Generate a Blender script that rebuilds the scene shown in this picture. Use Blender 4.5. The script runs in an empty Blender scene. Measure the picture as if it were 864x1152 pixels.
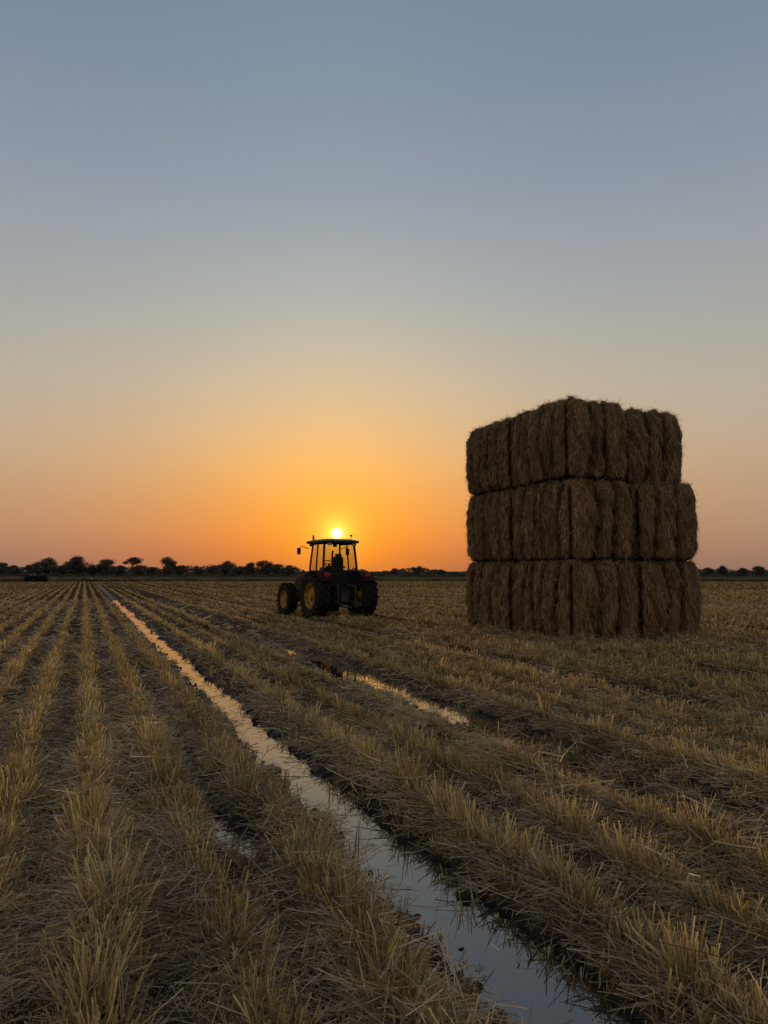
import bpy, bmesh, math, random
import numpy as np
from mathutils import Vector, Matrix
rad = math.radians
R = np.random.default_rng(7)
random.seed(7)
scene = bpy.context.scene
COL = scene.collection

# ------------------------------------------------------------ helpers
def lin(c):
    out = []
    for v in c:
        v = v / 255.0
        out.append(v / 12.92 if v <= 0.04045 else ((v + 0.055) / 1.055) ** 2.4)
    return out + [1.0]

def link(name, me, mat=None, parent=None):
    ob = bpy.data.objects.new(name, me)
    COL.objects.link(ob)
    if mat is not None and me is not None:
        for m in (mat if isinstance(mat, (list, tuple)) else [mat]):
            me.materials.append(m)
    if parent is not None:
        ob.parent = parent
    return ob

def np_mesh(name, V, F, tone=None, matidx=None, smooth=False):
    me = bpy.data.meshes.new(name)
    n, k = F.shape
    me.vertices.add(len(V)); me.vertices.foreach_set('co', np.ascontiguousarray(V, dtype=np.float32).ravel())
    me.loops.add(n * k); me.loops.foreach_set('vertex_index', np.ascontiguousarray(F, dtype=np.int32).ravel())
    me.polygons.add(n); me.polygons.foreach_set('loop_start', np.arange(0, n * k, k, dtype=np.int32))
    if matidx is not None:
        me.polygons.foreach_set('material_index', np.ascontiguousarray(matidx, dtype=np.int32))
    me.polygons.foreach_set('use_smooth', np.full(n, smooth, dtype=bool))
    me.update(calc_edges=True)
    if tone is not None:
        a = me.attributes.new('tone', 'FLOAT', 'POINT')
        a.data.foreach_set('value', np.ascontiguousarray(tone, dtype=np.float32))
    return me

def sn(x, y, scale, seed, octs=7):
    """smooth pseudo noise, about -1..1"""
    r = np.random.default_rng(seed)
    o = np.zeros_like(np.asarray(x, dtype=float))
    for i in range(octs):
        a = r.uniform(0, 2 * math.pi); f = r.uniform(0.6, 2.0) / scale * 2 * math.pi
        o = o + np.sin(x * f * math.cos(a) + y * f * math.sin(a) + r.uniform(0, 6.28))
    return o / (octs ** 0.5) / 1.2

def unit(v):
    return v / np.maximum(np.linalg.norm(v, axis=-1, keepdims=True), 1e-9)

def ribbons(P, D, L, W, bend, tone0, tone1, tip=0.35):
    """bent straws: P base, D direction, L length, W width, bend vector"""
    N = len(P)
    rnd = R.normal(size=(N, 3))
    side = unit(np.cross(D, rnd))
    t = np.array([0, 0.5, 1.0])[None, :, None]
    C = P[:, None, :] + D[:, None, :] * (L[:, None, None] * t) + bend[:, None, :] * t * t
    wid = W[:, None, None] * np.array([1, 0.9, tip])[None, :, None] * 0.5
    A = C - side[:, None, :] * wid; B = C + side[:, None, :] * wid
    V = np.stack([A, B], axis=2).reshape(-1, 3)
    b = (np.arange(N) * 6)[:, None]
    F = np.concatenate([b + np.array([[0, 1, 3, 2]]), b + np.array([[2, 3, 5, 4]])], axis=1).reshape(-1, 4)
    tn = np.stack([tone0, tone0, (tone0 + tone1) / 2, (tone0 + tone1) / 2, tone1, tone1], axis=1).ravel()
    return V, F, tn

def cat(parts):
    Vs, Fs, Ts = [], [], []; off = 0
    for V, F, T in parts:
        Vs.append(V); Fs.append(F + off); Ts.append(T); off += len(V)
    return np.concatenate(Vs), np.concatenate(Fs), np.concatenate(Ts)

# ------------------------------------------------------------ materials
def newmat(name):
    m = bpy.data.materials.new(name); m.use_nodes = True
    nt = m.node_tree; nt.nodes.clear()
    out = nt.nodes.new('ShaderNodeOutputMaterial')
    return m, nt, out

def ramp(nt, stops, interp='LINEAR'):
    n = nt.nodes.new('ShaderNodeValToRGB'); n.color_ramp.interpolation = interp
    e = n.color_ramp.elements
    while len(e) > 1: e.remove(e[0])
    e[0].position = stops[0][0]; e[0].color = stops[0][1]
    for p, c in stops[1:]:
        x = e.new(p); x.color = c
    return n

def straw_mat(name, c0, c1, c2, trans=0.3):
    m, nt, out = newmat(name)
    at = nt.nodes.new('ShaderNodeAttribute'); at.attribute_name = 'tone'
    r = ramp(nt, [(0.0, (*c0, 1)), (0.5, (*c1, 1)), (1.0, (*c2, 1))])
    nt.links.new(at.outputs['Fac'], r.inputs['Fac'])
    d = nt.nodes.new('ShaderNodeBsdfPrincipled'); d.inputs['Roughness'].default_value = 0.55
    d.inputs['Specular IOR Level'].default_value = 0.3
    t = nt.nodes.new('ShaderNodeBsdfTranslucent')
    mx = nt.nodes.new('ShaderNodeMixShader'); mx.inputs[0].default_value = trans
    nt.links.new(r.outputs[0], d.inputs['Base Color']); nt.links.new(r.outputs[0], t.inputs['Color'])
    nt.links.new(d.outputs[0], mx.inputs[1]); nt.links.new(t.outputs[0], mx.inputs[2])
    nt.links.new(mx.outputs[0], out.inputs['Surface'])
    return m

def plain(name, col, rough=0.5, metal=0.0, noise=0.25, nscale=6.0, bump=0.0, spec=0.5, diffuse=False):
    m, nt, out = newmat(name)
    if diffuse:
        p = nt.nodes.new('ShaderNodeBsdfDiffuse'); cin = p.inputs['Color']
    else:
        p = nt.nodes.new('ShaderNodeBsdfPrincipled'); cin = p.inputs['Base Color']
        p.inputs['Roughness'].default_value = rough; p.inputs['Metallic'].default_value = metal
        p.inputs['Specular IOR Level'].default_value = spec
    tc = nt.nodes.new('ShaderNodeTexCoord'); nz = nt.nodes.new('ShaderNodeTexNoise')
    nz.inputs['Scale'].default_value = nscale; nz.inputs['Detail'].default_value = 6
    nt.links.new(tc.outputs['Object'], nz.inputs['Vector'])
    a = tuple(max(0, c * (1 - noise)) for c in col) + (1,); b = tuple(min(1, c * (1 + noise)) for c in col) + (1,)
    r = ramp(nt, [(0.3, a), (0.7, b)])
    nt.links.new(nz.outputs['Fac'], r.inputs['Fac']); nt.links.new(r.outputs[0], cin)
    if bump:
        bp = nt.nodes.new('ShaderNodeBump'); bp.inputs['Strength'].default_value = bump
        nt.links.new(nz.outputs['Fac'], bp.inputs['Height']); nt.links.new(bp.outputs[0], p.inputs['Normal'])
    nt.links.new(p.outputs[0], out.inputs['Surface'])
    return m

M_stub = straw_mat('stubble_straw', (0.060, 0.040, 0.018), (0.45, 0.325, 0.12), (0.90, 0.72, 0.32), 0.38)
M_lit = straw_mat('litter_straw', (0.11, 0.078, 0.044), (0.45, 0.325, 0.175), (0.82, 0.64, 0.38), 0.2)
M_bstraw = straw_mat('bale_straw', (0.024, 0.015, 0.008), (0.32, 0.20, 0.095), (0.76, 0.53, 0.27), 0.12)

# ------------------------------------------------------------ layout (row space: u across rows, v along rows)
ROT = rad(22.0)
cR, sR = math.cos(ROT), math.sin(ROT)
def to_row(X, Y): return X * cR + Y * sR, -X * sR + Y * cR
def to_world(u, v): return u * cR - v * sR, u * sR + v * cR

TR1, TR2 = 1.70, 4.10
rows = [2.22, 2.78, 3.36]
rows += [1.15 - 0.53 * i for i in range(0, 420)]
# beyond the second wheel track every fourth row was flattened by the wheels
rows += [4.68 + 0.56 * i + 0.36 * (i // 4) for i in range(0, 460)]
rows = np.array(sorted(rows))

def row_dist(u):
    i = np.clip(np.searchsorted(rows, u), 1, len(rows) - 1)
    return np.minimum(np.abs(u - rows[i - 1]), np.abs(u - rows[i]))

WATER = -0.062
WATER2 = -0.050
def pool_r(u, v):
    a = np.hypot((u - 0.94) / 0.14, (v - 4.80) / 0.30)
    b = np.hypot((u - 2.50) / 0.10, (v - 5.45) / 0.22)
    return np.minimum(a, b) * (1 + 0.3 * sn(u, v, 0.2, 61))
def ground_z(u, v):
    u = np.asarray(u, float); v = np.asarray(v, float)
    d = row_dist(u)
    far = np.clip(1.2 - np.hypot(u, v) / 90.0, 0, 1)
    z = 0.038 * np.cos(np.clip(d / 0.28, 0, 1.2) * math.pi) * far
    z += far * (0.014 * sn(u, v, 0.5, 3) + 0.012 * sn(u, v, 0.17, 4) + 0.02 * sn(u, v, 3.0, 5))
    def dip(c, hw, seed, ed):
        w = hw + 0.050 * sn(v * 0 + 3.1, v, 0.9, seed) + 0.055 * sn(u, v, 0.25, seed + 1) + 0.050 * sn(u, v, 0.11, seed + 7)
        cc = c + 0.035 * sn(v * 0 + 1.7, v, 2.6, seed + 2)
        q = np.clip((w + ed - np.abs(u - cc)) / (ed * 1.6), 0, 1)
        return q * q * (3 - 2 * q)
    near = np.clip((7 - v) / 4.5, 0, 1)
    k1 = dip(TR1 + 0.05 * near, 0.165 + 0.065 * near, 20, 0.08)
    dep = 0.110 + 0.022 * sn(u * 1.5, v, 1.3, 31) + 0.024 * sn(u, v, 0.30, 32)
    z = z * (1 - k1) + k1 * (-dep)
    k2 = dip(TR2, 0.24, 40, 0.09)
    win = np.exp(-((v - 9.6) / 5.2) ** 2) * 0.078
    dep2 = 0.022 + win + 0.034 * sn(u * 1.5, v, 1.2, 51) + 0.018 * sn(u, v, 0.3, 52)
    z = z * (1 - k2) + k2 * (-dep2)
    k3 = np.clip(1.8 - pool_r(u, v), 0, 1)
    z = z * (1 - k3) - 0.095 * k3
    return z

# ------------------------------------------------------------ ground sheet
def spaced(breaks):
    out = [breaks[0][0]]
    for (a, b, st) in breaks:
        n = max(1, int(round((b - a) / st)))
        out += list(np.linspace(a, b, n + 1)[1:])
    return np.array(out)
def geo(start, end, step, g):
    o = []; x = start; s = step
    while x < end:
        x += s; s *= g; o.append(x)
    return np.array(o)
uu = spaced([(-12, -3, 0.13), (-3, 0.7, 0.045), (0.7, 2.6, 0.020), (2.6, 7.5, 0.036), (7.5, 26, 0.13)])
uu = np.concatenate([-geo(12, 3500, 0.3, 1.16)[::-1], uu, geo(26, 3500, 0.3, 1.16)])
vv = spaced([(-8, 1, 0.2), (1, 9, 0.03), (9, 20, 0.08), (20, 60, 0.3)])
vv = np.concatenate([-geo(8, 1200, 0.5, 1.3)[::-1], vv, geo(60, 3500, 0.6, 1.12)])
U, Vv = np.meshgrid(uu, vv)
Z = ground_z(U, Vv)
verts = np.stack([U, Vv, Z], -1).reshape(-1, 3)
nu, nv = len(uu), len(vv)
idx = np.arange(nu * nv).reshape(nv, nu)
faces = np.stack([idx[:-1, :-1], idx[:-1, 1:], idx[1:, 1:], idx[1:, :-1]], -1).reshape(-1, 4)

def ground_material():
    m, nt, out = newmat('stubble_field_soil')
    L = nt.links.new
    tc = nt.nodes.new('ShaderNodeTexCoord')
    sep = nt.nodes.new('ShaderNodeSeparateXYZ'); L(tc.outputs['Object'], sep.inputs[0])
    n1 = nt.nodes.new('ShaderNodeTexNoise'); n1.inputs['Scale'].default_value = 14; n1.inputs['Detail'].default_value = 8
    L(tc.outputs['Object'], n1.inputs['Vector'])
    mp = nt.nodes.new('ShaderNodeMapping'); mp.inputs['Scale'].default_value = (0.8, 0.03, 1)
    L(tc.outputs['Object'], mp.inputs['Vector'])
    n2 = nt.nodes.new('ShaderNodeTexNoise'); n2.inputs['Scale'].default_value = 1.0; n2.inputs['Detail'].default_value = 5
    L(mp.outputs[0], n2.inputs['Vector'])
    r1 = ramp(nt, [(0.3, (0.030, 0.020, 0.012, 1)), (0.55, (0.078, 0.053, 0.030, 1)), (0.75, (0.18, 0.125, 0.07, 1))])
    L(n1.outputs['Fac'], r1.inputs['Fac'])
    r2 = ramp(nt, [(0.38, (0.050, 0.033, 0.018, 1)), (0.62, (0.165, 0.108, 0.054, 1))])
    L(n2.outputs['Fac'], r2.inputs['Fac'])
    ln = nt.nodes.new('ShaderNodeVectorMath'); ln.operation = 'LENGTH'; L(tc.outputs['Object'], ln.inputs[0])
    mr = nt.nodes.new('ShaderNodeMapRange'); mr.inputs[1].default_value = 15; mr.inputs[2].default_value = 110
    L(ln.outputs['Value'], mr.inputs[0])
    mx = nt.nodes.new('ShaderNodeMixRGB'); L(mr.outputs[0], mx.inputs[0]); L(r1.outputs[0], mx.inputs[1]); L(r2.outputs[0], mx.inputs[2])
    wet = nt.nodes.new('ShaderNodeMapRange'); wet.inputs[1].default_value = -0.026; wet.inputs[2].default_value = -0.050
    L(sep.outputs['Z'], wet.inputs[0])
    mw = nt.nodes.new('ShaderNodeMixRGB'); mw.inputs[2].default_value = (0.012, 0.009, 0.006, 1)
    L(wet.outputs[0], mw.inputs[0]); L(mx.outputs[0], mw.inputs[1])
    bp = nt.nodes.new('ShaderNodeBump'); bp.inputs['Strength'].default_value = 0.7; bp.inputs['Distance'].default_value = 0.03
    L(n1.outputs['Fac'], bp.inputs['Height'])
    p = nt.nodes.new('ShaderNodeBsdfPrincipled'); p.inputs['Roughness'].default_value = 0.5; p.inputs['Specular IOR Level'].default_value = 0.2
    df = nt.nodes.new('ShaderNodeBsdfDiffuse')
    L(mw.outputs[0], p.inputs['Base Color']); L(mw.outputs[0], df.inputs['Color'])
    L(bp.outputs[0], p.inputs['Normal']); L(bp.outputs[0], df.inputs['Normal'])
    ms = nt.nodes.new('ShaderNodeMixShader'); L(wet.outputs[0], ms.inputs[0]); L(df.outputs[0], ms.inputs[1]); L(p.outputs[0], ms.inputs[2])
    L(ms.outputs[0], out.inputs['Surface'])
    return m
g = link('ground', np_mesh('ground', verts, faces, smooth=True), ground_material())
g.rotation_euler[2] = ROT
g['kind'] = 'structure'; g['label'] = 'harvested brown stubble field with straight furrows and wet wheel tracks'; g['category'] = 'field'

# ------------------------------------------------------------ water in the tracks
def water_material():
    m, nt, out = newmat('puddle_water')
    p = nt.nodes.new('ShaderNodeBsdfPrincipled')
    p.inputs['Base Color'].default_value = (0.014, 0.012, 0.009, 1)
    p.inputs['Roughness'].default_value = 0.0; p.inputs['IOR'].default_value = 2.3
    tc = nt.nodes.new('ShaderNodeTexCoord'); nz = nt.nodes.new('ShaderNodeTexNoise'); nz.inputs['Scale'].default_value = 3
    nz.inputs['Detail'].default_value = 1
    nt.links.new(tc.outputs['Object'], nz.inputs['Vector'])
    bp = nt.nodes.new('ShaderNodeBump'); bp.inputs['Strength'].default_value = 0.02; bp.inputs['Distance'].default_value = 0.02
    nt.links.new(nz.outputs['Fac'], bp.inputs['Height']); nt.links.new(bp.outputs[0], p.inputs['Normal'])
    nt.links.new(p.outputs[0], out.inputs['Surface'])
    return m
M_water = water_material()
def water(u0, u1, v0, v1, lab, lev=WATER):
    ob = link('puddle', np_mesh('puddle', np.array([[u0, v0, lev], [u1, v0, lev], [u1, v1, lev], [u0, v1, lev]], float), np.array([[0, 1, 2, 3]])), M_water)
    ob.rotation_euler[2] = ROT
    ob['kind'] = 'structure'; ob['label'] = lab; ob['category'] = 'puddle'
water(TR1 - 0.40, TR1 + 0.44, -2, 46, 'long narrow puddle of still water in a wheel track')
water(TR2 - 0.44, TR2 + 0.42, 2, 24, 'broken shallow puddle in the second wheel track', WATER2)
water(0.62, 1.26, 4.1, 5.5, 'small round pool of water between stubble rows')
water(2.28, 2.74, 4.9, 6.0, 'tiny pool of water beside a stubble row')

# ------------------------------------------------------------ stubble + litter
STK = (4.22, 16.75); SA = rad(23)     # front corner of the bale stack and its rotation
SW, SL = 4.0, 5.0
sd_l = (-math.sin(SA), math.cos(SA)); sd_r = (math.cos(SA), math.sin(SA))
def in_stack(X, Y, pad=0.0):
    a = (X - STK[0]) * sd_r[0] + (Y - STK[1]) * sd_r[1]
    b = (X - STK[0]) * sd_l[0] + (Y - STK[1]) * sd_l[1]
    return (a > -pad) & (a < SW - 0.1 + pad) & (b > -pad) & (b < SL + pad)

def wedge(u, v, half=40, back=3.0):
    X, Y = to_world(u, v)
    return np.abs(np.degrees(np.arctan2(X, Y + back))) < half

def stubble_zone(r0, r1, step, nst, wmul, half, hmul=1.0, spread=1.0, dark=0.0):
    us = rows[(rows > -r1) & (rows < r1)]
    C = []
    for i, u in enumerate(us):
        n = int(2 * r1 / step)
        v = -r1 + (np.arange(n) + R.uniform(-0.5, 0.5, n)) * step
        C.append(np.stack([np.full(n, u), v], 1))
    C = np.concatenate(C)
    r = np.hypot(C[:, 0], C[:, 1])
    k = (r >= r0) & (r < r1) & wedge(C[:, 0], C[:, 1], half)
    C = C[k]
    rowtone = 0.07 * np.sin(C[:, 0] * 37.7) + 0.05 * np.sin(C[:, 0] * 3.1 + 1)
    right = C[:, 0] > 1.9
    low = (np.abs(C[:, 0] - 3.36) < 0.1) & (C[:, 1] > 4) & (C[:, 1] < 20)
    low |= (np.abs(C[:, 0] - 0.75) < 0.3) & (C[:, 1] > 3.5) & (C[:, 1] < 5.0)
    sp_ = np.where(right, 0.68, 1.1) * spread
    C[:, 0] += R.normal(0, 0.036, len(C)) * sp_ + 0.02 * sn(C[:, 0], C[:, 1], 1.7, 69)
    X, Y = to_world(C[:, 0], C[:, 1])
    k = ~in_stack(X, Y, 0.05) & (pool_r(C[:, 0], C[:, 1]) > 1.5)
    dens = 0.97 + 0.22 * sn(C[:, 0], C[:, 1], 0.8, 70) + 0.10 * sn(C[:, 0] * 4, C[:, 1] * 0.1, 3.0, 71)
    dens = np.where(right, 1.04 + 0.10 * sn(C[:, 0], C[:, 1], 1.1, 70), dens)
    dens = np.where(np.abs(C[:, 0] - 1.15) < 0.15, dens * 0.75, dens)
    k &= R.uniform(size=len(C)) < dens
    C = C[k]; rowtone = rowtone[k]; right = right[k]; low = low[k]; sp_ = sp_[k]
    if r1 <= 16:   # stray stalks standing in the wet wheel tracks and between rows
        n = 130
        vx = R.uniform(r0 * 0.9, r1 * 1.0, n)
        e = np.stack([np.where(R.uniform(size=n) < 0.65, TR1, TR2) + R.choice([-1, 1], n) * np.abs(R.normal(0.23, 0.06, n)), vx], 1)
        e2 = np.stack([R.uniform(-3, 7, 500), R.uniform(r0, r1, 500)], 1)
        e2 = e2[(pool_r(e2[:, 0], e2[:, 1]) > 2) & (np.hypot(e2[:, 0], e2[:, 1]) >= r0) & (np.abs(e2[:, 0] - TR1) > 0.2) & (np.abs(e2[:, 0] - TR2) > 0.25)]
        E = np.concatenate([e, e2]); m = len(E)
        C = np.concatenate([C, E]); rowtone = np.concatenate([rowtone, np.zeros(m)]); right = np.concatenate([right, np.zeros(m, bool)])
        low = np.concatenate([low, np.ones(m, bool)]); sp_ = np.concatenate([sp_, np.full(m, 0.7)])
    amp = 0.38 if r1 < 8 else 0.26
    big = 0.90 + np.where(right, amp * 0.8, amp) * np.clip(sn(C[:, 0] * 1.0, C[:, 1], 0.5, 77), -0.9, 1.8) + 0.20 * R.normal(size=len(C))
    big = np.clip(big, 0.3, 1.9) * np.where(low, 0.6, 1)
    ct = R.normal(0, 0.10, len(C)) + 0.08 * sn(C[:, 0], C[:, 1], 4.0, 78) + rowtone
    ct += 0.12 * np.clip(big - 1.1, 0, 1)
    ns = np.maximum(1, (nst * (0.4 + 0.6 * big) * R.uniform(0.5, 1.4, len(C))).astype(int))
    rep = np.repeat(np.arange(len(C)), ns); N = len(rep)
    rr = 0.058 * sp_[rep] * np.sqrt(R.uniform(size=N)) * (0.7 + 0.5 * big[rep]); an = R.uniform(0, 2 * math.pi, N)
    du, dv = rr * np.cos(an), rr * np.sin(an) * 1.8
    pu, pv = C[rep, 0] + du, C[rep, 1] + dv
    z = ground_z(pu, pv) - 0.01
    Lh = 0.165 * hmul * big[rep] * R.uniform(0.4, 1.3, N)
    tilt = np.abs(R.normal(0, 0.19, N)) + rr * 2.4
    flop = R.uniform(size=N) < np.where(right[rep], 0.07, 0.13)
    tilt = np.where(flop, R.uniform(0.6, 1.5, N), tilt)
    an2 = an + R.normal(0, 1.0, N)
    D = np.stack([np.sin(tilt) * np.cos(an2), np.sin(tilt) * np.sin(an2), np.cos(tilt)], 1)
    kink = np.where(R.uniform(size=N) < 0.12, R.uniform(0.3, 0.8, N), R.uniform(0, 0.12, N))
    bend = np.stack([np.cos(an2), np.sin(an2), -0.5 * np.ones(N)], 1) * (Lh * kink)[:, None]
    W = R.uniform(0.0032, 0.0074, N) * wmul
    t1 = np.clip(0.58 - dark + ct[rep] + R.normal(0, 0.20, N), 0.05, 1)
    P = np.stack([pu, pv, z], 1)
    return ribbons(P, D, Lh, W, bend, t1 * 0.28, t1, tip=0.8)  # stalk bases get a darker tone, painting in the shade near the soil

parts = [stubble_zone(1.0, 7.0, 0.045, 26, 1.1, 42, 1.06),
         stubble_zone(7.0, 16.0, 0.060, 18, 1.7, 40, 0.92, 0.85, 0.03),
         stubble_zone(16.0, 34.0, 0.10, 12, 3.2, 38, 0.75, 0.75, 0.09),
         stubble_zone(34.0, 70.0, 0.20, 7, 7.0, 36, 0.62, 0.75, 0.14),
         stubble_zone(70.0, 125.0, 0.6, 4, 18.0, 35, 0.55, 0.7, 0.18)]
V, F, T = cat(parts)
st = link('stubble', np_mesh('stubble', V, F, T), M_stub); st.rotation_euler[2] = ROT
st['kind'] = 'stuff'; st['label'] = 'rows of cut golden straw stubble standing in the field'; st['category'] = 'stubble'
print('stubble straws', len(F) // 2)

def litter_zone(r0, r1, per_m2, wmul, lmul, half):
    area = math.pi * (r1 ** 2 - r0 ** 2)
    N = int(area * per_m2 * (2 * half + 20) / 360)
    r = np.sqrt(R.uniform(r0 ** 2, r1 ** 2, N)); a = np.radians(R.uniform(-half - 10, half + 10, N))
    X, Y = r * np.sin(a), r * np.cos(a)
    u, v = to_row(X, Y)
    k = wedge(u, v, half) & ~in_stack(X, Y)
    dens = 0.70 + 0.42 * sn(u, v, 0.7, 90) + 0.25 * sn(u, v, 2.6, 91)
    dens = dens * (1.1 - np.where(u > 1.9, 0.60, 0.3) * np.clip((row_dist(u) - 0.11) / 0.1, 0, 1))
    gz = ground_z(u, v)
    dens = np.where(gz < -0.050, dens * 0.014, np.where(gz < -0.035, dens * 0.35, dens))
    k &= R.uniform(size=N) < dens
    u, v, gz = u[k], v[k], gz[k]; N = len(u)
    clump = np.clip(sn(u, v, 0.35, 95), 0, 1.5)
    z = np.maximum(gz, WATER) + R.exponential(0.017, N) * (1 + 1.4 * clump) + 0.003
    an = R.normal(math.pi / 2, 0.95, N) + (R.uniform(size=N) < 0.5) * math.pi
    el = R.normal(0.05, 0.20, N) * (1 + 0.5 * clump)
    Lm = np.where(gz < -0.03, 0.6, 1.0)
    D = np.stack([np.cos(el) * np.cos(an), np.cos(el) * np.sin(an), np.sin(el)], 1)
    L = R.uniform(0.06, 0.36, N) * lmul * Lm
    P = np.stack([u, v, z], 1) - D * (L * 0.5)[:, None]
    bend = R.normal(0, 0.12, (N, 3)) * L[:, None]; bend[:, 2] *= 0.5
    W = R.uniform(0.002, 0.0054, N) * wmul
    t = np.clip(0.43 + R.normal(0, 0.22, N) + 0.14 * sn(u, v, 2.0, 93), 0.02, 1)
    return ribbons(P, D, L, W, bend, t, t, tip=0.8)

def stack_skirt():
    N = 20000
    a = R.uniform(-0.7, 4.8, N); b = R.uniform(-0.7, 5.6, N)
    X = STK[0] + a * sd_r[0] + b * sd_l[0]; Y = STK[1] + a * sd_r[1] + b * sd_l[1]
    k = ~in_stack(X, Y, -0.1); X, Y = X[k], Y[k]
    u, v = to_row(X, Y); N = len(u)
    z = ground_z(u, v) + R.exponential(0.04, N)
    an = R.uniform(0, 6.28, N); el = R.normal(0.1, 0.3, N)
    D = np.stack([np.cos(el) * np.cos(an), np.cos(el) * np.sin(an), np.sin(el)], 1)
    L = R.uniform(0.1, 0.35, N)
    t = np.clip(0.35 + R.normal(0, 0.18, N), 0, 1)
    return ribbons(np.stack([u, v, z], 1), D, L, R.uniform(0.005, 0.011, N), R.normal(0, 0.1, (N, 3)) * L[:, None], t, t)

parts = [litter_zone(1.0, 5.0, 6600, 1.0, 1.0, 44),
         litter_zone(5.0, 10.0, 2900, 1.4, 1.05, 42),
         litter_zone(10.0, 20.0, 380, 2.4, 1.2, 40),
         litter_zone(20.0, 45.0, 40, 5.0, 1.6, 38), stack_skirt()]
V, F, T = cat(parts)
lt = link('straw_litter', np_mesh('straw_litter', V, F, T), M_lit); lt.rotation_euler[2] = ROT
lt['kind'] = 'stuff'; lt['label'] = 'loose dry straw lying over the furrows of the field'; lt['category'] = 'straw'
print('litter straws', len(F) // 2)

# ------------------------------------------------------------ straw bales
def bale_body_mat():
    m, nt, out = newmat('bale_core')
    L = nt.links.new
    tc = nt.nodes.new('ShaderNodeTexCoord')
    mp = nt.nodes.new('ShaderNodeMapping'); mp.inputs['Scale'].default_value = (26, 26, 5.0); L(tc.outputs['Object'], mp.inputs['Vector'])
    nz = nt.nodes.new('ShaderNodeTexNoise'); nz.inputs['Scale'].default_value = 1.0; nz.inputs['Detail'].default_value = 8; L(mp.outputs[0], nz.inputs['Vector'])
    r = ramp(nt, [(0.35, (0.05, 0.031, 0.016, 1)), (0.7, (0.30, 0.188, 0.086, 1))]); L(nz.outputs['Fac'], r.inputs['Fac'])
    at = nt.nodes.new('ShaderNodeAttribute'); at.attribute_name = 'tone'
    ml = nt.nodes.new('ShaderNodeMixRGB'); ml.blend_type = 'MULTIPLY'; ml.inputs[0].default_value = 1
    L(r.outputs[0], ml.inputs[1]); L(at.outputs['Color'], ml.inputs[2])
    p = nt.nodes.new('ShaderNodeBsdfDiffuse')
    L(ml.outputs[0], p.inputs['Color'])
    bp = nt.nodes.new('ShaderNodeBump'); bp.inputs['Strength'].default_value = 0.9; bp.inputs['Distance'].default_value = 0.04
    L(nz.outputs['Fac'], bp.inputs['Height']); L(bp.outputs[0], p.inputs['Normal']); L(p.outputs[0], out.inputs['Surface'])
    return m
M_core = bale_body_mat()

def bale_surface(q, hx, hy, hz, seed):
    """q: Nx3 points on the unit cube surface -> bale surface (base at z=0) and groove depth 0..1"""
    n = 10.0
    s = (np.abs(q) ** n).sum(1) ** (1 / n)
    p = q / s[:, None]
    rr = np.random.default_rng(seed)
    x = p[:, 0] * hx; y = p[:, 1] * hy
    def grooves(c, half, cnt, lo):
        pos = np.linspace(-half, half, cnt + 2)[1:-1] + rr.uniform(-0.12, 0.12, cnt)
        dep = rr.uniform(lo, 1.0, cnt); wd = rr.uniform(0.045, 0.085, cnt)
        o = np.zeros_like(c)
        for a, b, w_ in zip(pos, dep, wd):
            fade = 0.85 + 0.15 * np.sin(p[:, 2] * 2.2 + a * 7)
            o = np.maximum(o, b * fade * np.exp(-np.abs((c - a + 0.045 * np.sin(p[:, 2] * 2.6 + a * 9)) / w_) ** 1.5))
        return o
    gx = grooves(x, hx, 2, 0.65); gy = grooves(y, hy, 4, 0.65)
    wy = np.abs(p[:, 1]) ** 10; wx = np.abs(p[:, 0]) ** 10
    bul = 0.12 * np.cos(p[:, 2] * 1.5) - 0.065
    arch = lambda c, h: 0.045 * np.cos(c / h * 1.5)
    nx = (bul - 0.15 * gy + arch(y, hy)) * wx * np.sign(p[:, 0]); ny = (bul - 0.15 * gx + arch(x, hx)) * wy * np.sign(p[:, 1])
    lump = 0.045 * sn(x * 2 + p[:, 2], y * 2 - p[:, 2] * 0.4, 0.6, seed + 5)
    zt = np.where(p[:, 2] > 0.8, -0.08 * np.maximum(gx, gy) + 0.045 * sn(x, y, 0.5, seed + 8), 0)
    out = np.stack([x + nx + lump * p[:, 0] * wx, y + ny + lump * p[:, 1] * wy,
                    p[:, 2] * hz + zt], 1)
    out[:, 2] += hz
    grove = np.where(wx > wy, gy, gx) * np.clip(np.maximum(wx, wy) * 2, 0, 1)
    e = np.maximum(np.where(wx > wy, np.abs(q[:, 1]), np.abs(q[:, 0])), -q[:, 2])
    seam = np.clip((e - 0.92) / 0.075, 0, 1) * (q[:, 2] < 0.93)  # edge mask for painted shade between neighbouring bales
    return out, np.clip(np.maximum(grove, 0.95 * seam), 0, 1)

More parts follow.
